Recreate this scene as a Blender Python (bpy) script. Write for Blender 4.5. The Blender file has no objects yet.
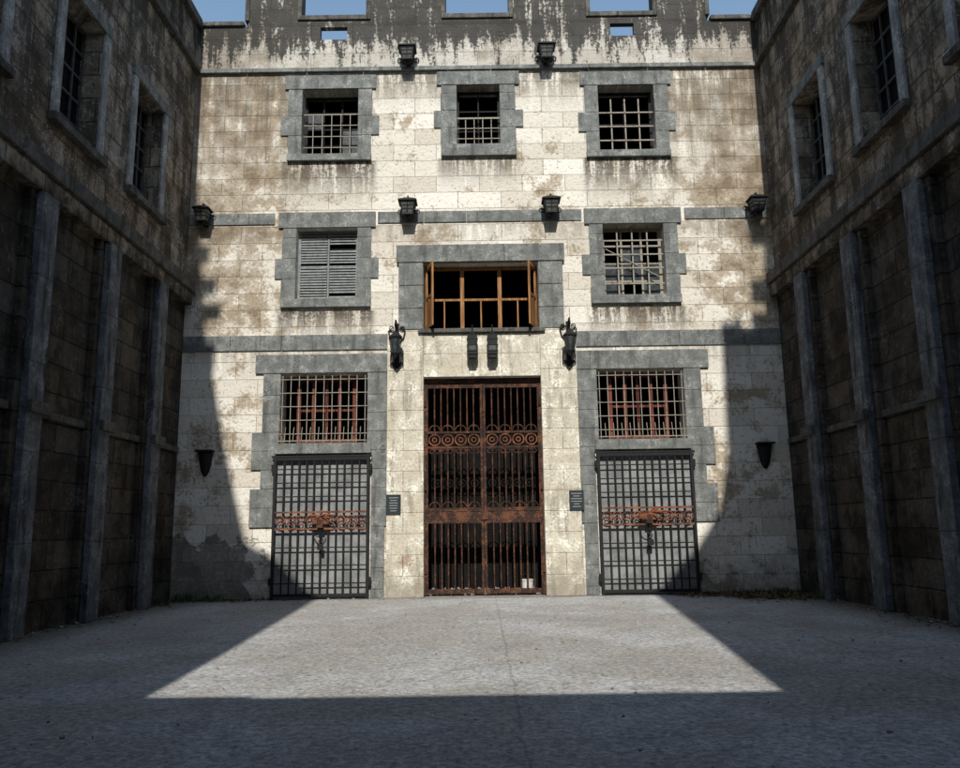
import bpy, bmesh, math, random
from mathutils import Vector, Matrix
random.seed(7)
sc=bpy.context.scene
W=6.85; ELEV=math.radians(38); TE=math.tan(ELEV); RY=21.0

# ------------------------------------------------------------------ node helpers
class NT:
    def __init__(s,name):
        s.m=bpy.data.materials.new(name); s.m.use_nodes=True
        s.t=s.m.node_tree; s.n=s.t.nodes; s.l=s.t.links
        s.b=s.n['Principled BSDF']; s.b.inputs['Roughness'].default_value=.9
        s.b.inputs['Specular IOR Level'].default_value=.2
        tc=s.n.new('ShaderNodeTexCoord'); s.P=tc.outputs['Object']
        sp=s.n.new('ShaderNodeSeparateXYZ'); s.l.new(s.P,sp.inputs[0])
        s.x,s.y,s.z=sp.outputs
    def set(s,inp,v):
        if isinstance(v,bpy.types.NodeSocket): s.l.new(v,inp)
        else: inp.default_value=v
    def M(s,op,a,b=0.0,c=None,clamp=False):
        n=s.n.new('ShaderNodeMath'); n.operation=op; n.use_clamp=clamp
        s.set(n.inputs[0],a); s.set(n.inputs[1],b)
        if c is not None: s.set(n.inputs[2],c)
        return n.outputs[0]
    def comb(s,x,y,z=0.0):
        n=s.n.new('ShaderNodeCombineXYZ'); s.set(n.inputs[0],x); s.set(n.inputs[1],y); s.set(n.inputs[2],z); return n.outputs[0]
    def noise(s,vec,scale,detail=3,rough=.55,dist=0.0):
        n=s.n.new('ShaderNodeTexNoise'); s.l.new(vec,n.inputs['Vector'])
        n.inputs['Scale'].default_value=scale; n.inputs['Detail'].default_value=detail
        n.inputs['Roughness'].default_value=rough; n.inputs['Distortion'].default_value=dist
        return n.outputs['Fac']
    def ss(s,v,a,b,lo=0.0,hi=1.0):
        n=s.n.new('ShaderNodeMapRange'); n.interpolation_type='SMOOTHSTEP'
        s.set(n.inputs[0],v); n.inputs[1].default_value=a; n.inputs[2].default_value=b
        n.inputs[3].default_value=lo; n.inputs[4].default_value=hi; return n.outputs[0]
    def mix(s,f,a,b,mode='MIX'):
        n=s.n.new('ShaderNodeMix'); n.data_type='RGBA'; n.blend_type=mode
        s.set(n.inputs[0],f)
        for i,v in ((6,a),(7,b)):
            if isinstance(v,(tuple,list)): v=(*v[:3],1)
            s.set(n.inputs[i],v)
        return n.outputs[2]
    def wsum(s,*terms):
        t=None
        for v,k in terms:
            q=s.M('MULTIPLY',v,k); t=q if t is None else s.M('ADD',t,q)
        return t
    def bump(s,h,strength,dist):
        n=s.n.new('ShaderNodeBump'); n.inputs['Strength'].default_value=strength
        n.inputs['Distance'].default_value=dist; s.l.new(h,n.inputs['Height'])
        return n.outputs[0]
    def brick(s,vec,w,h,mort,c1,c2,cm,off=.5):
        n=s.n.new('ShaderNodeTexBrick'); s.l.new(vec,n.inputs['Vector'])
        n.offset=off; n.squash=1; n.inputs['Scale'].default_value=1
        n.inputs['Brick Width'].default_value=w; n.inputs['Row Height'].default_value=h
        n.inputs['Mortar Size'].default_value=mort; n.inputs['Mortar Smooth'].default_value=.6
        n.inputs['Color1'].default_value=(*c1,1); n.inputs['Color2'].default_value=(*c2,1); n.inputs['Mortar'].default_value=(*cm,1)
        return n.outputs['Color'],n.outputs['Fac']
    def out(s,col,nrm=None,rough=None):
        s.set(s.b.inputs['Base Color'],col if not isinstance(col,(tuple,list)) else (*col[:3],1))
        if nrm is not None: s.l.new(nrm,s.b.inputs['Normal'])
        if rough is not None: s.set(s.b.inputs['Roughness'],rough)
        return s.m

def facade_stone():
    s=NT('facade_limestone')
    big=s.noise(s.P,.5,3,.6); med=s.noise(s.P,2.0,5,.68); fine=s.noise(s.P,13,4,.75)
    zz=s.M('ADD',s.z,s.M('MULTIPLY',s.M('SUBTRACT',med,.5),.035))
    uv=s.comb(s.x,zz)
    bc,bf=s.brick(uv,1.02,.405,.008,(1,1,1),(.70,.665,.62),(.46,.42,.37))
    ax=s.M('ABSOLUTE',s.x)
    # brown weathering on upper corners; lower edges coloured paler to offset the shade
    edge=s.M('MULTIPLY',s.ss(ax,3.3,6.7,0,.115),s.ss(s.z,5.0,7.5,.25,1))
    cover=s.M('SUBTRACT',s.wsum((big,.38),(med,.42),(fine,.28)),edge)
    stone=s.mix(s.ss(big,.35,.65),(.41,.345,.26),(.47,.425,.355))
    base=s.mix(s.ss(cover,.45,.525),stone,(.75,.715,.645))
    base=s.mix(s.ss(cover,.445,.36,0,.8),base,(.215,.165,.118))
    base=s.mix(.88,base,bc,'MULTIPLY')
    base=s.mix(s.ss(fine,.32,.46,.66,0),base,(.16,.135,.105))
    # rain streaks
    st=s.noise(s.comb(s.M('MULTIPLY',s.x,5.0),s.M('MULTIPLY',s.z,.5),0.0),1.0,4,.68,.2)
    rag=s.M('SUBTRACT',st,.5)
    total=None
    for (x0,x1,zt,ln,amt) in ((2.5,4.7,10.15,1.5,1.0),(-1,.95,10.18,1.0,.8),(2.5,4.7,6.45,1.0,1.0),(-1,9,8.5,.7,.45),(1.9,9,5.5,.8,.4),(-1,9,12.42,1.2,.8),(4.2,9,12.42,4.2,.65)):
        d=s.M('SUBTRACT',zt,s.z)
        k=s.ss(s.M('ADD',d,rag),0,ln,amt,0)
        k=s.M('MULTIPLY',k,s.M('GREATER_THAN',d,0))
        if x0>0: k=s.M('MULTIPLY',k,s.ss(ax,x0-.12,x0+.08))
        if x1<9: k=s.M('MULTIPLY',k,s.ss(ax,x1-.08,x1+.12,1,0))
        total=k if total is None else s.M('MAXIMUM',total,k)
    sm=s.wsum((st,.6),(fine,.4))
    base=s.mix(s.M('MULTIPLY',total,s.ss(sm,.42,.54)),base,(.085,.07,.056))
    # black crust on the parapet
    up=s.M('GREATER_THAN',s.z,12.5)
    base=s.mix(s.M('MULTIPLY',up,.5),base,(.31,.295,.27))
    st2=s.noise(s.comb(s.M('MULTIPLY',s.x,2.6),s.M('MULTIPLY',s.z,.9),5.0),1.0,5,.72)
    crust=s.M('ADD',s.wsum((st,.33),(st2,.37),(fine,.30)),s.ss(s.z,12.5,13.7,-.055,.05))
    pm=s.M('MULTIPLY',up,s.ss(crust,.465,.525))
    base=s.mix(s.M('MULTIPLY',pm,.92),base,(.028,.027,.026))
    # damp base + lost render lower left
    dz=s.M('ADD',s.z,s.M('MULTIPLY',s.M('SUBTRACT',med,.5),2.4))
    base=s.mix(s.ss(dz,.05,1.0,.6,0),base,(.16,.14,.11))
    pl=s.M('MULTIPLY',s.ss(s.M('ADD',s.x,s.M('MULTIPLY',s.M('SUBTRACT',med,.5),2)),-5.2,-5.05,1,0),s.ss(s.M('ADD',s.z,s.M('MULTIPLY',s.M('SUBTRACT',med,.5),1.8)),1.2,1.26,1,0))
    base=s.mix(s.M('MULTIPLY',pl,s.ss(fine,.35,.55,.4,.8)),base,(.13,.122,.105))
    h=s.wsum((bf,-.014),(med,.06),(fine,.030),(pl,-.02))
    return s.out(base,s.bump(h,.85,1.0),.95)

def trim_stone(name,c1,c2,streak=.5,brickspot=False):
    s=NT(name)
    med=s.noise(s.P,3.2,4,.7); fine=s.noise(s.P,22,4,.75)
    st=s.noise(s.comb(s.M('MULTIPLY',s.M('ADD',s.x,s.y),6),s.M('MULTIPLY',s.z,.8),0.0),1.0,3,.6,.2)
    base=s.mix(s.ss(med,.35,.65),c1,c2)
    dk=tuple(v*.32 for v in c1); lt=tuple(min(1,v*1.7) for v in c2)
    base=s.mix(s.ss(fine,.3,.48,.7,0),base,dk)
    base=s.mix(s.ss(st,.5,.68,0,streak),base,dk)
    base=s.mix(s.ss(s.wsum((fine,.5),(med,.5)),.54,.62,0,.6),base,lt)
    if brickspot:
        dx=s.M('ADD',s.x,1.72); dz=s.M('SUBTRACT',s.z,.78)
        r=s.M('ADD',s.M('SQRT',s.wsum((s.M('MULTIPLY',dx,dx),1),(s.M('MULTIPLY',dz,dz),1.6))),s.M('MULTIPLY',s.M('SUBTRACT',fine,.5),.4))
        base=s.mix(s.ss(r,.10,.20,.6,0),base,(.24,.12,.08))
        base=s.mix(s.ss(s.M('ADD',s.z,med),.5,1.5,.6,0),base,(.18,.16,.125))
    h=s.wsum((med,.04),(fine,.018))
    return s.out(base,s.bump(h,.75,1.0),.94)

def side_stone(name):
    s=NT(name)
    u=s.M('ADD',s.y,s.x)
    big=s.noise(s.P,.6,3,.6); med=s.noise(s.P,1.8,5,.7); fine=s.noise(s.P,13,4,.75)
    uv=s.comb(u,s.M('ADD',s.z,s.M('MULTIPLY',med,.04)))
    bc,bf=s.brick(uv,1.05,.46,.018,(1,1,1),(.46,.43,.39),(.22,.2,.18))
    base=s.mix(s.ss(big,.35,.65),(.37,.29,.21),(.31,.285,.25))
    base=s.mix(.95,base,bc,'MULTIPLY')
    # streaks fade out in the sheltered lower bays
    st=s.noise(s.comb(s.M('MULTIPLY',u,3.2),s.M('MULTIPLY',s.z,.55),0.0),1.0,4,.7,.3)
    base=s.mix(s.M('MULTIPLY',s.ss(s.wsum((st,.6),(fine,.4)),.44,.55,0,.82),s.ss(s.z,5.5,7.5,.35,1)),base,(.042,.037,.031))
    base=s.mix(s.ss(med,.38,.52,.7,0),base,(.055,.046,.037))
    base=s.mix(s.ss(s.wsum((fine,.5),(med,.5)),.53,.60,0,.65),base,(.50,.465,.41))
    low_shade=s.ss(s.M('ADD',s.z,med),6.9,7.6,.3,1)  # shade below the ledge put into the stone colour
    base=s.mix(1.0,base,s.comb(low_shade,low_shade,low_shade),'MULTIPLY')
    top=s.M('MULTIPLY',s.ss(s.z,11.6,13.5),s.ss(st,.42,.55)); base=s.mix(s.M('MULTIPLY',top,.8),base,(.03,.03,.03))
    h=s.wsum((bf,-.022),(med,.08),(fine,.03))
    return s.out(base,s.bump(h,.9,1.0),.95)

def iron(name,dark,rustc,amt):
    s=NT(name)
    a=s.noise(s.P,5,4,.7); b=s.noise(s.P,40,3,.7)
    k=s.ss(s.wsum((a,.6),(b,.4)),.60-amt*.16,.68-amt*.12)
    base=s.mix(k,dark,rustc)
    s.b.inputs['Metallic'].default_value=.1
    return s.out(base,s.bump(b,.5,.004),.78)

def wood(name,c):
    s=NT(name)
    g=s.noise(s.comb(s.M('MULTIPLY',s.x,30),s.M('MULTIPLY',s.y,30),s.M('MULTIPLY',s.z,2)),1,4,.6)
    return s.out(s.mix(s.ss(g,.35,.65),tuple(v*.4 for v in c),c),s.bump(g,.4,.006),.75)

def plain(name,c,rough=.9,vary=.4,scale=6,metal=0):
    s=NT(name); a=s.noise(s.P,scale,4,.7)
    s.b.inputs['Metallic'].default_value=metal
    return s.out(s.mix(s.ss(a,.35,.65),tuple(v*(1-vary) for v in c),c),s.bump(a,.3,.01),rough)

def ground_mat():
    s=NT('weathered_asphalt')
    big=s.noise(s.P,.35,4,.65); med=s.noise(s.P,1.6,6,.76,.3); grit=s.noise(s.P,15,5,.95)
    vo=s.n.new('ShaderNodeTexVoronoi'); s.l.new(s.P,vo.inputs['Vector']); vo.inputs['Scale'].default_value=26
    vr=s.n.new('ShaderNodeSeparateColor'); s.l.new(vo.outputs['Color'],vr.inputs[0])
    base=s.mix(s.ss(big,.35,.65),(.50,.495,.48),(.62,.615,.60))
    base=s.mix(s.ss(med,.36,.5,.6,0),base,(.30,.295,.285))
    base=s.mix(s.ss(med,.53,.64,0,.45),base,(.76,.75,.73))
    base=s.mix(s.ss(s.wsum((big,-1),(med,.6)),-.25,-.17,0,.38),base,(.36,.30,.22))
    base=s.mix(s.ss(grit,.38,.50,.85,0),base,(.09,.09,.09))
    base=s.mix(s.ss(grit,.53,.62,0,.6),base,(.82,.815,.80))
    base=s.mix(s.ss(vr.outputs[0],.0,1,0,.5),base,(.2,.2,.2))
    wx=s.M('ADD',s.x,s.M('MULTIPLY',s.M('SUBTRACT',med,.5),.16))
    j=s.ss(s.M('ABSOLUTE',s.M('SUBTRACT',wx,.22)),.005,.018,.4,0)
    k=s.ss(s.M('ABSOLUTE',s.M('SUBTRACT',wx,4.3)),.005,.02,.5,0); j=s.M('MAXIMUM',j,k)
    base=s.mix(s.M('MULTIPLY',j,s.ss(grit,.4,.55)),base,(.05,.047,.042))
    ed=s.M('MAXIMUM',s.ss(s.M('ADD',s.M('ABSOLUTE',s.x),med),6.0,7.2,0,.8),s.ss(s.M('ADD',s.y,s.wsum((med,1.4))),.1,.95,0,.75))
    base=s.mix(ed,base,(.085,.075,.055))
    h=s.wsum((med,.035),(grit,.024),(vo.outputs['Distance'],.006))
    return s.out(base,s.bump(h,.9,1.0),.9)

M_fac=facade_stone()
M_trim=trim_stone('grey_stone_trim',(.13,.137,.133),(.21,.215,.205))
M_sidetrim=trim_stone('side_window_trim',(.22,.23,.235),(.33,.34,.34),.5)
M_dark=trim_stone('dark_coping',(.07,.068,.062),(.12,.115,.105),.7)
M_pale=trim_stone('pale_ashlar',(.48,.43,.34),(.60,.565,.48),.5,True)
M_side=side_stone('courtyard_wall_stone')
M_pil=trim_stone('pilaster_stone_skylit',(.095,.10,.108),(.17,.18,.19),.85)  # bluish sky light on the strips is put into this colour
M_iron=iron('black_iron',(.018,.018,.019),(.09,.05,.03),0)
M_rust=iron('rusty_iron',(.030,.018,.014),(.135,.055,.03),.8)
M_rust2=iron('bright_rust',(.08,.035,.022),(.27,.10,.05),.9)
M_bar=iron('pale_bars',(.27,.25,.21),(.13,.08,.05),.4)
M_wood=wood('orange_wood',(.36,.18,.07)); M_redw=wood('red_wood',(.17,.052,.033))
M_int=plain('dark_interior',(.008,.0075,.007),1,.5,2)  # near-black even in sun: darkness of unlit rooms set by colour
M_panel=plain('grey_painted_panel',(.25,.255,.255),.8,.45,2.2)
M_blind=plain('louvre_paint',(.22,.235,.235),.7,.35,9)
M_sidebar=plain('old_window_iron',(.10,.105,.11),.7,.35,9)
M_glass=plain('dusty_glass',(.06,.07,.075),.25,.6,5)
M_plaq=plain('plaque_metal',(.03,.04,.045),.4,.3,30)
M_txt=plain('plaque_lettering',(.25,.26,.25),.6,.2,30)
M_fix=plain('lamp_housing',(.018,.018,.02),.6,.4,12,.2)
M_lens=plain('lamp_glass',(.09,.095,.09),.2,.5,12)
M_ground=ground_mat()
M_leaf=plain('dead_leaves',(.20,.12,.05),.9,.6,20)
M_weed=plain('weed_green',(.06,.09,.03),.8,.5,14)
M_rub=plain('rubble',(.30,.28,.25),.95,.4,8)
M_buck=plain('white_plastic',(.6,.6,.58),.45,.2,8)

# ------------------------------------------------------------------ mesh builder
class B:
    def __init__(s): s.v=[];s.f=[];s.mi=[];s.mats=[]
    def mat(s,m):
        if m not in s.mats: s.mats.append(m)
        return s.mats.index(m)
    def add(s,vs,fs,m):
        o=len(s.v); k=s.mat(m); s.v+= [tuple(v) for v in vs]
        for f in fs: s.f.append([i+o for i in f]); s.mi.append(k)
    def box(s,x0,x1,y0,y1,z0,z1,m,rot=None,piv=None):
        vs=[Vector((x,y,z)) for x in (x0,x1) for y in (y0,y1) for z in (z0,z1)]
        if rot is not None:
            p=Vector(piv) if piv else Vector(((x0+x1)/2,(y0+y1)/2,(z0+z1)/2)); vs=[p+rot@(v-p) for v in vs]
        s.add(vs,[(0,1,3,2),(4,6,7,5),(0,4,5,1),(2,3,7,6),(0,2,6,4),(1,5,7,3)],m)
    def frus(s,x,y,z0,w0,z1,w1,m):
        vs=[(x+a*w0,y+c*w0,z0) for a,c in ((-1,-1),(1,-1),(1,1),(-1,1))]+[(x+a*w1,y+c*w1,z1) for a,c in ((-1,-1),(1,-1),(1,1),(-1,1))]
        s.add(vs,[(0,1,2,3),(4,5,6,7)]+[(i,(i+1)%4,(i+1)%4+4,i+4) for i in range(4)],m)
    def rod(s,a,b,r,m,n=6,r2=None):
        a=Vector(a);b=Vector(b);d=(b-a).normalized(); u=d.orthogonal().normalized(); w=d.cross(u)
        r2=r if r2 is None else r2
        vs=[a+(u*math.cos(t)+w*math.sin(t))*r for t in [2*math.pi*i/n for i in range(n)]]
        vs+=[b+(u*math.cos(t)+w*math.sin(t))*r2 for t in [2*math.pi*i/n for i in range(n)]]
        fs=[(i,(i+1)%n,(i+1)%n+n,i+n) for i in range(n)]+[tuple(range(n-1,-1,-1)),tuple(range(n,2*n))]
        s.add(vs,fs,m)
    def path(s,pts,r,m,n=5):
        for a,b in zip(pts[:-1],pts[1:]): s.rod(a,b,r,m,n)
    def ring(s,c,R,r,m,axis='y',a0=0,a1=2*math.pi,k=16):
        pts=[]
        for i in range(k+1):
            t=a0+(a1-a0)*i/k
            pts.append((c[0]+R*math.cos(t),c[1],c[2]+R*math.sin(t)) if axis=='y' else (c[0],c[1]+R*math.cos(t),c[2]+R*math.sin(t)))
        s.path(pts,r,m)
    def prism(s,poly,y0,y1,m):
        n=len(poly); vs=[(x,y0,z) for x,z in poly]+[(x,y1,z) for x,z in poly]
        s.add(vs,[tuple(range(n)),tuple(range(2*n-1,n-1,-1))]+[(i,i+n,(i+1)%n+n,(i+1)%n) for i in range(n)],m)
    def obj(s,name,parent=None,bevel=0,smooth=False,loc=None):
        me=bpy.data.meshes.new(name); me.from_pydata(s.v,[],s.f); me.update()
        for m in s.mats: me.materials.append(m)
        me.polygons.foreach_set('material_index',s.mi)
        bm=bmesh.new(); bm.from_mesh(me); bmesh.ops.recalc_face_normals(bm,faces=bm.faces); bm.to_mesh(me); bm.free()
        o=bpy.data.objects.new(name,me); sc.collection.objects.link(o)
        if parent: o.parent=parent
        if bevel:
            md=o.modifiers.new('bevel','BEVEL'); md.width=bevel; md.segments=2; md.limit_method='ANGLE'
        return o
def empty(name):
    e=bpy.data.objects.new(name,None); sc.collection.objects.link(e); e.empty_display_size=.3; return e

def wall_open(b,axis,const,depth,u0,u1,z0,z1,ops,m,reveal=None):
    us=sorted({u0,u1}|{o[0] for o in ops}|{o[1] for o in ops}); zs=sorted({z0,z1}|{o[2] for o in ops}|{o[3] for o in ops})
    def P(u,z,d): return (u,const+d,z) if axis=='x' else (const+d,u,z)
    for a,bb in zip(us[:-1],us[1:]):
        for c,d in zip(zs[:-1],zs[1:]):
            mu,mz=(a+bb)/2,(c+d)/2
            if any(o[0]<mu<o[1] and o[2]<mz<o[3] for o in ops): continue
            b.add([P(a,c,0),P(bb,c,0),P(bb,d,0),P(a,d,0)],[(0,1,2,3)],m)
            b.add([P(a,c,depth),P(bb,c,depth),P(bb,d,depth),P(a,d,depth)],[(3,2,1,0)],m)
    for (a,bb,c,d) in ops:
        r=reveal or m
        b.add([P(a,c,0),P(bb,c,0),P(bb,d,0),P(a,d,0),P(a,c,depth),P(bb,c,depth),P(bb,d,depth),P(a,d,depth)],
              [(0,1,5,4),(1,2,6,5),(2,3,7,6),(3,0,4,7)],r)
    b.add([P(u0,z1,0),P(u1,z1,0),P(u1,z1,depth),P(u0,z1,depth)],[(0,1,2,3)],m)

# ------------------------------------------------------------------ prison facade
fac=empty('prison_gatehouse_building')
ops=[]
for sgn in (-1,1):
    for (a,c,z0,z1) in ((2.9,4.25,10.3,12.0),(2.88,4.3,6.72,8.46),(2.6,4.57,3.38,4.98)):
        ops.append((min(sgn*a,sgn*c),max(sgn*a,sgn*c),z0,z1))
ops+=[(-.52,.52,10.5,12.06),(-1.33,1.33,5.97,7.55),(-1.33,1.33,-.02,4.84)]
b=B()
wall_open(b,'x',0,.55,-W-.4,W+.4,-.02,13.30,ops,M_fac)
b.obj('walls',fac)
b=B()
wall_open(b,'x',0,.16,-W-.4,W+.4,13.302,13.72,[(-3.86,-3.2,13.34,13.68),(3.28,3.86,13.34,13.68)],M_fac)
b.obj('parapet_wall',fac)
b=B()
mer=[(-5.65,-4.4),(-2.66,-.85),(.86,2.72),(4.42,5.66)]
segs=[(-4.4,-2.66),(-.85,.86),(2.72,4.42)]
for a,c in segs: b.box(a,c,.0,.2,13.722,13.86,M_fac)
for a,c in mer: b.box(a,c,.0,.3,13.722,15.0,M_fac)
b.obj('merlons',fac,.012)
b=B()
for a,c in segs: b.box(a+.03,c-.03,-.05,.25,13.862,13.99,M_dark)
for a,c in ((-W-.4,-5.74),(5.75,W+.4)): b.box(a,c,-.07,.25,13.722,13.84,M_dark)
for a,c in mer:
    b.box(a-.08,a+.03,-.05,.35,13.862,15.1,M_dark); b.box(c-.03,c+.08,-.05,.35,13.862,15.1,M_dark)
    b.box(a+.03,c-.03,-.07,.35,15.002,15.1,M_dark)
b.obj('parapet_coping',fac,.02)
b=B(); 
x=-W+.002
while x<W-.01:
    w=min(random.uniform(1.0,1.7),W-.002-x)
    b.box(x,x+w-.006,-.09-random.uniform(0,.012),.0,12.44,12.55,M_trim); x+=w
b.obj('cornice',fac,.012)
b=B()
def band(x0,x1,z0,z1,pr):
    x=x0
    while x<x1-.01:
        w=random.uniform(.9,1.5); w=min(w,x1-x)
        if x1-(x+w)<.4: w=x1-x
        b.box(x,x+w-.007,-pr-random.uniform(0,.008),-.001,z0,z1,M_trim); x+=w
band(-W+.01,-4.82,8.56,8.84,.03); band(-2.4,2.4,8.56,8.84,.03); band(4.82,W-.01,8.56,8.84,.03)
band(-W+.01,-1.98,5.52,5.88,.035); band(1.98,W-.01,5.52,5.88,.035)
b.obj('string_courses',fac,.01)
def surround(b,xc,w,z0,z1,leg,top,bot,ears,pr=.035,lintext=.1,qh=.42):
    b.box(xc-w-leg-lintext,xc+w+leg+lintext,-pr-.02,-.001,z1+.002,z1+top,M_trim)
    b.box(xc-w-leg,xc+w+leg,-pr-.07,-.001,z0-bot,z0-.002,M_trim)
    z=z0; i=0
    while z<z1-.02:
        h=min(qh,z1-z)
        if z1-(z+h)<.2: h=z1-z
        e=ears if i%4==1 else 0
        for sg in (-1,1):
            a=xc+sg*w; c=xc+sg*(w+leg+e+random.uniform(-.012,.012))
            b.box(min(a,c),max(a,c),-pr-random.uniform(0,.006),-.001,z+.002,z+h-.002,M_trim)
        z+=h;i+=1
b=B()
for sg in (-1,1):
    surround(b,sg*3.575,.675,10.3,12.0,.33,.36,.17,.17,qh=.5)
    surround(b,sg*3.59,.71,6.72,8.46,.33,.385,.2,.17,qh=.5)
surround(b,0,.52,10.5,12.06,.38,.36,.3,.17,qh=.45)
b.obj('window_surrounds',fac,.010)
b=B()
for sg in (-1,1):
    def bx(a,c,z0,z1,pr=.045):
        x0,x1=sorted((sg*a,sg*c)); b.box(x0,x1,-pr-random.uniform(0,.006),-.001,z0,z1,M_trim)
    bx(2.0,5.15,4.985,5.42,.06)
    z=4.98
    hs=[.5,.42,.42,.42,.42,.42,.42,.42]
    for i,h in enumerate(hs):
        z2=z; z=z-h
        e=.0 if i<3 else (.22 if i in (3,4,6,7) else .0)
        inner=2.16
        out=4.96+e
        wi=2.6 if z>3.1 else 2.5; wo=4.57 if z>3.1 else 4.66
        bx(inner,wi-.002,z+.002,z2-.002); bx(wo+.002,out,z+.002,z2-.002)
    bx(2.502,4.655,3.15,3.375,.09)
    zz=z
    while zz>.02:
        z2=zz; zz=max(0,zz-.45)
        bx(2.2,2.5,zz+.002,z2-.002,.03)
b.obj('gate_surrounds',fac,.012)
b=B()
for sg in (-1,1):
    z=0;i=0
    while z<5.93:
        h=min(.455,5.95-z)
        o=2.15
        if i%2==0:
            x0,x1=sorted((sg*1.332,sg*o)); b.box(x0,x1,-.075-random.uniform(0,.006),-.001,z+.002,z+h-.002,M_pale)
        else:
            for a,c in ((1.332,1.78),(1.784,o)):
                x0,x1=sorted((sg*a,sg*c)); b.box(x0,x1,-.075-random.uniform(0,.006),-.001,z+.002,z+h-.002,M_pale)
        z+=h;i+=1
for a,c in ((-1.33,-.45),(-.444,.444),(.45,1.33)):
    b.box(a,c,-.078,-.001,4.85,5.38,M_pale); b.box(a,c,-.07,-.001,5.386,5.86,M_pale)
b.obj('gate_pillars',fac,.010)
b=B()
b.box(-1.95,1.95,-.12,-.001,7.56,7.98,M_trim)
for sg in (-1,1):
    for z0,z1 in ((5.96,6.45),(6.458,7.0),(7.008,7.55)):
        x0,x1=sorted((sg*1.332,sg*1.9)); b.box(x0,x1,-.09-random.uniform(0,.008),-.001,z0,z1,M_trim)
b.box(-1.45,1.45,-.16,.2,5.865,5.962,M_dark)
b.obj('large_window_surround',fac,.015)
# interior
b=B()
b.box(-W,W,.552,3.2,-.01,13.0,M_int)
o=b.obj('interior_shell',fac)
bm=bmesh.new(); bm.from_mesh(o.data)
for f in list(bm.faces):
    if abs(f.calc_center_median().y-.552)<.01: bm.faces.remove(f)
bm.to_mesh(o.data); bm.free()
b=B()
for z in (5.3,9.3): b.box(-W+.01,W-.01,.56,3.19,z,z+.2,M_int)
for x in (-2.2,2.2): b.box(x-.1,x+.1,.56,3.19,0,12.9,M_int)
b.box(-1.32,1.32,.02,3.1,-.02,.012,M_rub)
b.box(-1.31,1.31,1.3,1.36,.0,5.0,M_int)  # near-black sheet across the passage, in place of its deep shade
b.obj('interior_partitions',fac)

# ---- windows
def grille(b,x0,x1,z0,z1,y,nv,nh,r,m,jit=0.0,skip=0.0):
    for i in range(nv):
        x=x0+(x1-x0)*(i+1)/(nv+1)
        if random.random()<skip: continue
        b.box(x-r,x+r,y-r,y+r,z0,z1,m)
    for i in range(nh):
        z=z0+(z1-z0)*(i+1)/(nh+1)+random.uniform(-jit,jit)
        b.box(x0,x1,y-2.2*r-.001,y-r-.001,z-r,z+r,m)
def sash(b,x0,x1,z0,z1,y,t,m,mull=1,tr=1,g=None,gp=1.0):
    b.box(x0,x0+t,y,y+.06,z0,z1,m); b.box(x1-t,x1,y,y+.06,z0,z1,m)
    b.box(x0+t,x1-t,y,y+.06,z0,z0+t,m); b.box(x0+t,x1-t,y,y+.06,z1-t,z1,m)
    xs=[x0+t]+[x0+(x1-x0)*(i+1)/(mull+1) for i in range(mull)]+[x1-t]
    zs=[z0+t]+[z0+(z1-z0)*(i+1)/(tr+1) for i in range(tr)]+[z1-t]
    for x in xs[1:-1]: b.box(x-t*.35,x+t*.35,y+.01,y+.05,z0+t,z1-t,m)
    for z in zs[1:-1]: b.box(x0+t,x1-t,y+.013,y+.047,z-t*.3,z+t*.3,m)
    if g:
        for a,c in zip(xs[:-1],xs[1:]):
            for d,e in zip(zs[:-1],zs[1:]):
                if random.random()<gp: b.box(a,c,y+.028,y+.032,d,e,g)
b=B(); sash(b,-4.25,-2.9,10.3,12.0,.36,.06,M_iron,2,3,M_glass,.25); grille(b,-4.25,-2.9,10.3,11.45,.2,5,3,.009,M_bar,0); b.box(-4.25,-2.9,.19,.21,11.44,11.465,M_bar); b.obj('window_upper_1',fac)
b=B(); sash(b,-.52,.52,10.5,12.06,.3,.05,M_iron,1,2); grille(b,-.52,.52,10.5,11.3,.2,4,2,.010,M_bar); b.box(-.52,.52,.18,.2,11.28,11.32,M_bar); b.obj('window_upper_2',fac)
b=B(); sash(b,2.9,4.25,10.3,12.0,.32,.06,M_iron,1,1); grille(b,2.9,4.25,10.3,11.75,.2,3,3,.016,M_bar); b.obj('window_upper_3',fac)
b=B(); sash(b,-4.3,-2.88,6.72,8.46,.2,.06,M_blind,1,1)
z=6.8
while z<8.38:
    for a,c in ((-4.24,-3.62),(-3.56,-2.94)):
        if abs(z-7.59)<.06: continue
        if not(random.random()<.03): b.box(a,c,.215,.225,z,z+.075,M_blind,Matrix.Rotation(math.radians(-32+random.uniform(-5,5)),3,'X'))
    z+=.066
b.box(-4.29,-2.89,.29,.3,6.73,8.45,M_int); b.obj('window_louvred',fac)
b=B(); sash(b,2.88,4.3,6.72,8.46,.3,.07,M_bar,2,3,M_glass,.5); grille(b,2.88,4.3,6.72,8.46,.17,3,4,.016,M_bar,.02)
b.rod((2.95,.14,7.9),(4.2,.14,7.2),.012,M_bar); b.obj('window_barred',fac)
b=B()
sash(b,-1.31,1.31,5.98,7.54,.26,.07,M_wood,0,0)
for x in (-.44,.44): b.box(x-.045,x+.045,.25,.33,6.05,7.47,M_wood)
for a,c in ((-1.24,-.485),(-.395,.395),(.485,1.24)): b.box(a,c,.262,.318,6.72,6.77,M_wood)
for x in (-.86,0,.86): b.box(x-.016,x+.016,.268,.312,6.05,6.718,M_wood)
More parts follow.
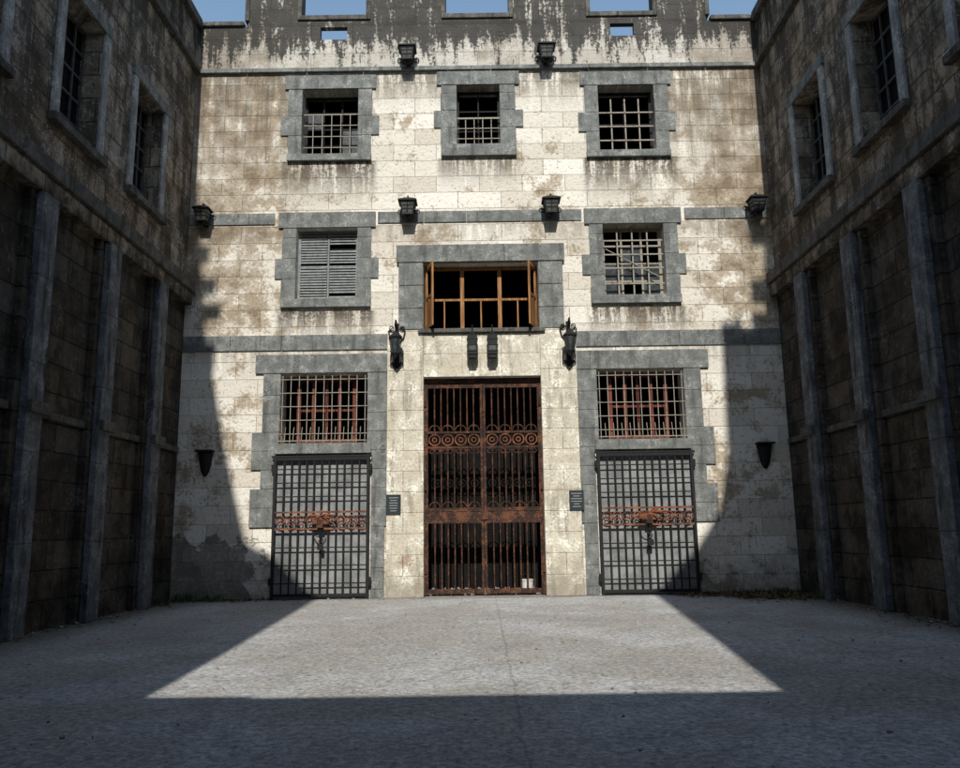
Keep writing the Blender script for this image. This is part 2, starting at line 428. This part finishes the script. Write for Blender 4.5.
for sg in (-1,1):
    R=Matrix.Rotation(sg*math.radians(72),3,'Z')
    p=(sg*1.28,.2,6.7)
    def q(x0,x1,z0,z1,t=.02):
        a,c=sorted((sg*(1.28-x0),sg*(1.28-x1))); b.box(a,c,.2-t,.2+t,z0,z1,M_wood,R,p)
    q(0,.07,6.0,7.5); q(.53,.6,6.0,7.5); q(.07,.53,6.0,6.08); q(.07,.53,7.42,7.5); q(.07,.53,6.7,6.76); q(.07,.53,6.1,6.65,.008)
b.obj('window_wide_wooden',fac)
for k,sg in enumerate((-1,1)):
    b=B(); x0,x1=sorted((sg*2.6,sg*4.57)); xc=(x0+x1)/2
    sash(b,x0+.3,x1-.3,3.42,4.94,.34,.09,M_redw,1,1)
    for xx in (xc-.3,xc+.3): b.box(xx-.04,xx+.04,.33,.345,3.5,4.86,M_redw)
    b.box(x0,x1,.2,.5,3.38,3.42,M_pale)
    nv=11
    for i in range(nv):
        x=x0+.05+(x1-x0-.1)*i/(nv-1)
        b.box(x-.008,x+.008,-.03,-.012,3.40,4.93,M_bar)
    for j in range(5):
        z=3.60+j*.31
        b.box(x0,x1,-.042,-.031,z-.008,z+.008,M_bar)
    for i in range(nv-1):
        x=x0+.05+(x1-x0-.1)*(i+.5)/(nv-1)
        b.rod((x,-.04,3.75),(x,-.13,3.43),.008,M_bar,5)
    b.rod((x0,-.13,3.43),(x1,-.13,3.43),.013,M_bar)
    for x in (x0+.01,x1-.01): b.rod((x,-.13,3.43),(x,.1,3.43),.013,M_bar)
    b.obj('window_caged_%d'%(k+1),fac)

# ------------------------------------------------------------------ central rusty gate
b=B(); Y=.14
for x0,x1 in ((-1.33,-1.24),(-.06,-.006),(.006,.06),(1.24,1.33)):
    b.box(x0,x1,Y-.03,Y+.03,.04,4.72,M_rust)
b.box(-1.33,1.33,Y-.04,Y+.04,4.722,4.83,M_rust)
for sg in (-1,1):
    def q(a,c,z0,z1,t=.022,m=M_rust):
        x0,x1=sorted((sg*a,sg*c)); b.box(x0,x1,Y-t,Y+t,z0,z1,m)
    for z0,z1 in ((.06,.16),(1.58,1.66),(1.84,1.92),(3.24,3.29),(3.58,3.63),(4.62,4.70)): q(.062,1.238,z0,z1)
    n=7
    xs=[.06+(1.18)*(i+1)/(n+1) for i in range(n)]
    for x in xs:
        for z0,z1 in ((.16,1.58),(1.92,3.24),(3.63,4.62)): b.rod((sg*x,Y,z0),(sg*x,Y,z1),.0165,M_rust,8)
        b.rod((sg*x,Y,1.92),(sg*x,Y,1.98),.03,M_rust,8); b.rod((sg*x,Y,3.17),(sg*x,Y,3.23),.028,M_rust,8)
    for i in range(4):
        x=.06+1.18*(i+.5)/4
        b.ring((sg*x,Y,3.435),.125,.017,M_rust2); b.ring((sg*x,Y,3.435),.05,.013,M_rust2,k=10)
    for i in range(4):
        x=.06+1.18*(i+.5)/4
        b.ring((sg*x,Y,3.65),.12,.014,M_rust,a0=0,a1=math.pi,k=10)
        b.ring((sg*x,Y,1.93),.12,.013,M_rust,a0=0,a1=math.pi,k=10)
        b.ring((sg*x-.06,Y,3.18),.05,.012,M_rust,k=10); b.ring((sg*x+.06,Y,3.18),.05,.012,M_rust,k=10)
    q(.3,.36,1.66,1.84); q(.62,.68,1.66,1.84); q(.94,1.0,1.66,1.84)
    q(.062,1.238,1.662,1.838,.006)
    for z in (.5,2.3,4.2): b.rod((sg*1.3,Y-.05,z),(sg*1.3,Y-.05,z+.14),.03,M_rust,8)
b.box(-.08,.08,Y-.06,Y-.035,1.65,1.88,M_rust)
b.obj('rusty_iron_gate')

# ------------------------------------------------------------------ side barred gates
for sg in (-1,1):
    b=B(); x0,x1=sorted((sg*2.52,sg*4.64)); Y=-.13; xc=(x0+x1)/2
    b.box(x0-.0,x1+.0,-.02,-.006,.0,3.1,M_panel)
    for x in (x0,x1-.06): b.box(x,x+.06,Y-.03,Y+.03,.0,3.12,M_iron)
    for z in (.06,3.0): b.box(x0+.06,x1-.06,Y-.025,Y+.025,z,z+.06,M_iron)
    n=11
    for i in range(n):
        x=x0+.06+(x1-x0-.12)*(i+1)/(n+1); b.rod((x,Y,.1),(x,Y,3.02),.017,M_iron,7)
    for z in (.34,.72,1.1,2.2,2.5,2.8): b.box(x0+.06,x1-.06,Y-.032,Y-.018,z-.013,z+.013,M_iron)
    b.rod((x0-.05,Y,3.08),(x1+.05,Y,3.08),.025,M_iron,8)
    for z in (.3,2.75):
        for x in (x0-.02,x1+.02): b.rod((x,Y,z),(x,Y,z+.16),.035,M_iron,8)
    for z in (1.5,1.86): b.box(x0+.06,x1-.06,Y-.045,Y-.02,z-.02,z+.02,M_rust2)
    k=9
    for i in range(k):
        x=x0+.06+(x1-x0-.12)*(i+.5)/k
        b.ring((x,Y-.04,1.68),.10,.014,M_rust2,k=12); b.ring((x,Y-.045,1.68),.045,.012,M_rust2,k=8)
    b.box(xc-.16,xc+.2,Y-.12,Y-.05,1.6,1.78,M_rust2); b.box(xc-.06,xc+.08,Y-.15,Y-.12,1.52,1.72,M_rust)
    for i in range(22):
        a=random.uniform(0,6.28); r=random.uniform(.08,.36); p=Vector((xc+.03,Y-.09,1.73))
        q=p+Vector((math.cos(a)*r*1.2,-random.uniform(0,.08),math.sin(a)*r*.5)); b.path([p,(p+q)/2+Vector((0,-.03,.03)),q],.014,M_rust2)
    zc=1.55
    for i in range(9):
        b.ring((xc+.02+random.uniform(-.01,.01),Y-.1,zc),.028,.009,M_iron,'y' if i%2 else 'x',k=8); zc-=.045
    b.ring((xc-.02,Y-.1,1.45),.12,.012,M_iron,a0=math.pi,a1=2*math.pi,k=10)
    b.box(xc-.04,xc+.08,Y-.13,Y-.07,1.05,1.18,M_iron)
    b.obj('barred_gate')

# ------------------------------------------------------------------ lamps
def small_lantern(x,z,s=1.0):
    b=B(); y=-.30*s
    b.box(x-.06*s,x+.06*s,-.03,-.002,z-.22*s,z+.30*s,M_fix)
    b.path([(x,-.02,z+.26*s),(x,-.14*s,z+.33*s),(x,y,z+.31*s),(x,y,z+.24*s)],.018*s,M_fix,6)
    b.ring((x,-.12*s,z+.22*s),.07*s,.012*s,M_fix,'x',k=12)
    b.rod((x,-.02,z-.18*s),(x,y+.05*s,z-.2*s),.014*s,M_fix)
    b.frus(x,y,z+.16*s,.21*s,z+.25*s,.06*s,M_fix)
    b.box(x-.215*s,x+.215*s,y-.215*s,y+.2*s,z+.13*s,z+.158*s,M_fix)
    b.frus(x,y,z-.15*s,.115*s,z+.128*s,.165*s,M_lens)
    for a,c in ((-1,-1),(1,-1),(1,1),(-1,1)):
        b.rod((x+a*.118*s,y+c*.118*s,z-.16*s),(x+a*.17*s,y+c*.17*s,z+.14*s),.016*s,M_fix)
    for a in (-1,1): b.rod((x,y+a*.12*s,z-.15*s),(x,y+a*.168*s,z+.13*s),.010*s,M_fix)
    for k in (.35,.68):
        w=(.115+.05*k+.006)*s; zz=z-.15*s+.278*s*k; 
        for c in (-1,1): b.box(x-w,x+w,y+c*w-.006,y+c*w+.006,zz-.008,zz+.008,M_fix); b.box(x+c*w-.006,x+c*w+.006,y-w+.007,y+w-.007,zz-.008,zz+.008,M_fix)
    b.box(x-.135*s,x+.135*s,y-.135*s,y+.135*s,z-.185*s,z-.152*s,M_fix)
    b.frus(x,y,z-.25*s,.02*s,z-.187*s,.07*s,M_fix)
    for a in (-1,1): b.ring((x+a*.2*s,-.03,z+.02*s),.06*s,.012*s,M_fix,k=10)
    b.obj('small_wall_lantern')
for x,z in ((-1.69,12.72),(1.66,12.72),(-1.67,8.80),(1.66,8.80)): small_lantern(x,z)
small_lantern(-6.45,8.72,.9); small_lantern(6.45,8.78,.95)
def lantern(x,mir):
    b=B(); Yl=-.42
    b.box(x-.05,x+.05,-.035-.08,-.078,5.05,6.1,M_iron)
    b.path([(x,-.1,5.95),(x,-.25,6.1),(x,-.42,6.1),(x,-.5,5.98),(x,-.42,5.9)],.018,M_iron)
    b.ring((x,-.24,5.75),.12,.014,M_iron,'x',k=14); b.ring((x,-.2,5.4),.09,.012,M_iron,'x',k=12)
    b.rod((x,-.1,5.6),(x,-.42,5.98),.014,M_iron)
    for a in (-1,1):
        b.path([(x,-.1,5.6),(x+a*.15,-.12,5.75),(x+a*.19,-.12,5.92),(x+a*.09,-.12,6.0)],.015,M_iron); b.path([(x,-.1,5.5),(x+a*.14,-.12,5.35),(x+a*.14,-.12,5.2),(x+a*.04,-.12,5.1)],.014,M_iron)
        b.ring((x+a*.12,-.12,5.98),.05,.012,M_iron,k=10); b.ring((x+a*.1,-.12,5.14),.045,.012,M_iron,k=10)
    b.rod((x,Yl,5.9),(x,Yl,5.82),.02,M_iron); b.rod((x,Yl,5.84),(x,Yl,5.7),.03,M_iron,6,.17)
    b.rod((x,Yl,5.68),(x,Yl,5.34),.13,M_glass,6,.08)
    for i in range(6):
        t=2*math.pi*i/6; c,s2=math.cos(t),math.sin(t)
        b.rod((x+c*.14,Yl+s2*.14,5.7),(x+c*.085,Yl+s2*.085,5.33),.012,M_iron)
    b.rod((x,Yl,5.71),(x,Yl,5.68),.16,M_iron,6); b.rod((x,Yl,5.34),(x,Yl,5.22),.1,M_iron,6,.015)
    b.obj('wall_lantern')
lantern(-1.93,1); lantern(1.98,-1)
for x in (-.21,.24):
    b=B()
    b.rod((x,-.17,5.95),(x,-.3,5.98),.016,M_fix); b.rod((x,-.3,5.98),(x,-.3,5.8),.014,M_fix)
    b.rod((x,-.3,5.82),(x,-.3,5.74),.05,M_fix,8,.12); b.box(x-.115,x+.115,-.41,-.19,5.3,5.74,M_fix)
    for dz in (5.36,5.5,5.64): b.box(x-.125,x+.125,-.42,-.18,dz,dz+.02,M_fix)
    b.box(x-.08,x+.08,-.416,-.411,5.385,5.49,M_lens); b.box(x-.09,x+.09,-.39,-.21,5.22,5.298,M_fix)
    b.obj('hanging_lamp',bevel=.006)
for x in (-6.2,6.28):
    b=B()
    vs=[];
    prof=[(.15,3.22),(.17,3.18),(.15,3.14),(.13,2.95),(.09,2.78),(.03,2.68)]
    for r,z in prof:
        for i in range(9):
            t=math.pi*i/8; vs.append((x+r*math.cos(t),-.002-r*1.1*math.sin(t),z))
    fs=[(j*9+i,j*9+i+1,(j+1)*9+i+1,(j+1)*9+i) for j in range(5) for i in range(8)]+[tuple(range(9)),tuple(range(45,54))]
    b.add(vs,fs,M_fix); b.box(x-.19,x+.19,-.22,-.002,3.222,3.26,M_fix); b.obj('wall_sconce')
for x,z0,z1 in ((-1.99,1.78,2.22),(2.04,1.82,2.26)):
    b=B(); b.box(x-.16,x+.16,-.10,-.084,z0,z1,M_plaq)
    for i in range(6):
        zz=z1-.07-i*.057; w=random.uniform(.06,.12); b.box(x-w,x+w,-.104,-.101,zz-.009,zz+.009,M_txt)
    for a in (-.14,.14):
        for zz in (z0+.02,z1-.02): b.rod((x+a,-.108,zz),(x+a,-.1,zz),.008,M_fix,6)
    b.obj('info_plaque')
b=B(); c=(.95,.6)
b.rod((c[0],c[1],.02),(c[0],c[1],.3),.12,M_buck,18,.15); b.rod((c[0],c[1],.3),(c[0],c[1],.325),.16,M_buck,18)
b.ring((c[0],c[1]-.02,.3),.15,.006,M_fix,a0=0,a1=math.pi); b.obj('plastic_bucket')

# ------------------------------------------------------------------ side walls
for sg in (-1,1):
    e=empty('courtyard_wall'); X=sg*W
    wins=[(-6.0,-4.65,8.1,10.45),(-3.2,-1.85,8.1,10.4),(-9.0,-7.6,8.1,10.4),(-12,-10.6,8.1,10.4),(-15,-13.6,8.1,10.4)]
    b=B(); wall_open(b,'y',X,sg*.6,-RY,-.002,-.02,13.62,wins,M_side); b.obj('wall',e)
    b=B()
    def q(p,y0,y1,z0,z1,m,o=.001):
        x0,x1=sorted((X-sg*o,X-sg*p)); b.box(x0,x1,y0,y1,z0,z1,m)
    q(.12,-RY,-.1,12.44,12.56,M_dark)
    x0,x1=sorted((X-sg*.12,X+sg*.66)); b.box(x0,x1,-RY,-.11,13.622,13.84,M_dark)
    y=-RY
    while y<-.2:
        w=min(random.uniform(1.1,1.9),-.1-y)
        q(.26+random.uniform(0,.01),y,y+w-.005,6.9,7.16,M_dark); y+=w
    q(.2,-RY,-.1,6.6,6.895,M_side)
    b.obj('ledge',e,.015)
    b=B()
    y=-1.35
    while y>-RY:
        q(.12,y-.82,y,0,6.59,M_side)
        zz=0
        while zz<6.58:
            h=min(1.32,6.59-zz)
            q(.24+random.uniform(0,.006),y-.68,y-.24,zz+.001,zz+h-.001,M_pil,.121); zz+=h
        y-=2.25
    b.obj('pilasters',e,.014)
    b=B()
    y=-1.35
    while y>-RY:
        q(.34,y-.72,y-.2,3.2,3.38,M_dark,.25); q(.07,y-2.25+.01,y-.83,3.22,3.34,M_dark); y-=2.25
    q(.07,-1.34,-.1,3.22,3.34,M_dark)
    b.obj('corbels',e,.012)
    b=B()
    for (a,c,z0,z1) in wins:
        q(.06,a-.2,a-.002,z0-.02,z1+.02,M_sidetrim); q(.06,c+.002,c+.2,z0-.02,z1+.02,M_sidetrim)
        q(.07,a-.24,c+.24,z1+.022,z1+.26,M_trim); q(.14,a-.24,c+.24,z0-.16,z0-.022,M_dark)
    b.obj('window_surrounds',e,.012)
    b=B()
    for (a,c,z0,z1) in wins:
        xx=X+sg*.34
        for t in (0,.25,.5,.75,1):
            yy=a+(c-a)*t; b.box(xx-.015,xx+.015,yy-.018,yy+.018,z0,z1,M_sidebar)
        for t in (0,.2,.4,.6,.8,1):
            z=z0+(z1-z0)*t; b.box(xx-.013,xx+.013,a,c,z-.018,z+.018,M_sidebar)
        x0,x1=sorted((xx+sg*.05,xx+sg*.06)); b.box(x0,x1,a,c,z0,z1,M_int)
    x0,x1=sorted((X+sg*.62,X+sg*.66)); b.box(x0,x1,-RY,-.1,7.6,11,M_int)
    b.obj('windows',e)

# ------------------------------------------------------------------ unseen rear wall behind the viewer, outline shaped to cast the shadow edges
e=empty('rear_building_shadow_caster')
H0=RY*TE
notch=(RY-10.6)*TE
left=[(-3.05,notch),(-3.2,notch+2.4),(-3.66,H0),(-4.57,H0+.85),(-5.24,H0+1.25),(-5.5,H0+2.2),(-5.77,H0+3.3),(-6.35,H0+6.05),(-6.55,H0+8),(-6.7,H0+9.7),(-7.2,H0+10.2)]
right=[(2.56,notch),(2.9,notch+2.4),(3.68,H0),(4.62,H0+.95),(5.2,H0+1.8),(5.45,H0+3),(5.5,H0+5.85),(6.55,H0+5.87),(6.62,H0+7.6),(6.74,H0+9.4),(7.2,H0+9.9)]
b=B()
b.prism([(-12,0),(-3.05,0)]+left+[(-12,H0+10.2)],-RY-.6,-RY-.002,M_side)
b.prism([(2.56,0),(12,0),(12,H0+9.9)]+right[::-1],-RY-.6,-RY-.002,M_side)
b.box(-3.05,2.56,-RY-.6,-RY-.002,0,notch,M_side)
b.obj('walls',e)
b=B()
for (x,z,w,h) in ((-6.6,H0+7.3,.9,.14),(-6.45,H0+5.6,.7,.3),(-6.3,H0+6.7,.6,.12),(-6.6,H0+8.9,.5,.4),(-6.45,H0+4.3,.45,.18),(-6.5,H0+8.1,.35,.12),(6.5,H0+7.0,.5,.3),(6.55,H0+6.3,.7,.12),(6.5,H0+8.4,.4,.3),(5.75,H0+6.0,.5,.25),(5.9,H0+5.95,.12,.7)):  # blocks added only to make the cast shadow edge ragged
    b.box(x-w/2,x+w/2,-RY-.5,-RY-.1,z-h/2,z+h/2,M_dark)
for i in range(3):  # stubs added to break up the shadow edge on the ground
    b.box(-3.1+i*.32,-3.0+i*.32,-RY-.5,-RY-.2,notch-.01,notch+.22,M_dark)
b.box(-3.0,-2.1,-RY-.45,-RY-.25,notch+.2,notch+.26,M_dark)
for x in (-4.6,0,4.6):
    for z in (2.4,5.6):
        b.box(x-.8,x+.8,-RY-.001,-RY+.06,z-.9,z+.9,M_trim); b.box(x-.6,x+.6,-RY+.061,-RY+.07,z-.7,z+.7,M_int)
b.obj('details',e)

# ------------------------------------------------------------------ ground
b=B()
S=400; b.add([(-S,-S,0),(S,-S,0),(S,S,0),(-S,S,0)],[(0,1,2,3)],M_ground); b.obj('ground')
b=B()
def leaf(x,y,z,s,m):
    a=random.uniform(0,6.28); t=random.uniform(-.6,.6)
    R=Matrix.Rotation(a,3,'Z')@Matrix.Rotation(t,3,'X'); p=Vector((x,y,z))
    vs=[p+R@Vector(v) for v in ((-s,0,0),(0,-s*.5,.1*s),(s,0,0),(0,s*.5,.1*s))]
    b.add(vs,[(0,1,2,3)],m)
for i in range(3200):
    x=random.triangular(3.8,6.8,6.2); y=-abs(random.gauss(0,.5))-.02
    if x>5: y*=1.7
    leaf(x,y,random.uniform(.01,.05),random.uniform(.02,.06),random.choice((M_leaf,M_leaf,M_leaf,M_weed)))
for i in range(800):
    leaf(random.uniform(-6.8,-5.0),-abs(random.gauss(0,.3))-.02,random.uniform(.01,.03),random.uniform(.02,.04),random.choice((M_leaf,M_weed)))
for i in range(1500):
    sg=random.choice((-1,1,1)); leaf(sg*(6.8-abs(random.gauss(0,.22))),random.uniform(-14,0),.015,random.uniform(.015,.045),random.choice((M_leaf,M_weed)))
for i in range(260): leaf(random.uniform(-6,6),random.uniform(-13,-.3),.01,random.uniform(.01,.03),M_leaf)
b.obj('leaf_litter')
b=B()
for (cx,cy,n,h) in ((-6.5,-.15,90,.2),(-5.9,-.1,60,.13),(-6.6,-1.2,50,.14),(6.4,-.3,80,.16),(5.7,-.1,60,.12),(6.6,-1.6,60,.14),(4.9,-.06,30,.09),(-4.9,-.06,30,.08)):
    for i in range(n):
        x=cx+random.gauss(0,.16); y=min(-.02,cy+random.gauss(0,.1)); x=max(-6.8,min(6.8,x)); a=random.uniform(0,6.28); l=h*random.uniform(.4,1.2)
        t=Vector((math.cos(a)*l*.5,math.sin(a)*l*.5,l)); p=Vector((x,y,0)); w=Vector((-math.sin(a),math.cos(a),0))*.008
        b.add([p-w,p+w,p+t*.6+w,p+t,p+t*.6-w],[(0,1,2,3,4)],M_weed)
b.obj('weeds')
b=B()
for i in range(420):
    k=random.random()
    if k<.45: x=random.uniform(-6.7,6.7); y=-abs(random.gauss(0,.18))-.03
    elif k<.8: x=random.choice((-1,1))*(6.75-abs(random.gauss(0,.2))); y=random.uniform(-13,0)
    else: x=random.uniform(-6,6); y=random.uniform(-13,-.4)
    if abs(x)<5 and y>-.25: continue
    s=random.uniform(.006,.028)*(1 if k<.8 else .6)
    R=Matrix.Rotation(random.uniform(0,3),3,Vector((random.random(),random.random(),random.random()+.1)).normalized())
    b.box(x-s,x+s,y-s*.7,y+s*.7,.0,s*1.2,M_rub,R)
b.obj('stone_chips')
b=B()
for i in range(320):
    x=random.uniform(-1.2,1.2); y=random.uniform(.25,1.2); s=random.uniform(.015,.08)
    R=Matrix.Rotation(random.uniform(0,3),3,Vector((random.random(),random.random(),random.random()+.1)).normalized())
    b.box(x-s,x+s,y-s*.7,y+s*.7,.012,.012+s*1.1,M_rub,R)
b.obj('rubble_pile')

# ------------------------------------------------------------------ light, sky, camera
w=bpy.data.worlds.new('World'); sc.world=w; w.use_nodes=True
nt=w.node_tree; bg=nt.nodes['Background']; sk=nt.nodes.new('ShaderNodeTexSky'); sk.sky_type='NISHITA'
sk.sun_disc=False; sk.sun_elevation=ELEV; sk.sun_rotation=math.radians(180); sk.altitude=0; sk.air_density=1.6; sk.dust_density=.6; sk.ozone_density=2.2
nt.links.new(sk.outputs[0],bg.inputs[0]); bg.inputs[1].default_value=.15
L=bpy.data.lights.new('sun','SUN'); L.energy=5; L.angle=math.radians(.45); L.color=(1,.965,.89)
lo=bpy.data.objects.new('sun',L); sc.collection.objects.link(lo); lo.rotation_euler=(math.pi/2-ELEV,0,0); lo.location=(0,-20,30)
cam=bpy.data.cameras.new('camera'); co=bpy.data.objects.new('camera',cam); sc.collection.objects.link(co)
cam.sensor_fit='HORIZONTAL'; cam.sensor_width=36; cam.lens=36*810/960; cam.clip_end=2000
Rm=Matrix.Rotation(math.pi/2+math.radians(10.2),3,'X')@Matrix.Rotation(-math.radians(.8),3,'Z')
co.matrix_world=Matrix.Translation((-.05,-18.1,1.43))@Rm.to_4x4()
sc.camera=co
sc.view_settings.view_transform='Standard'; sc.view_settings.look='None'; sc.view_settings.exposure=0
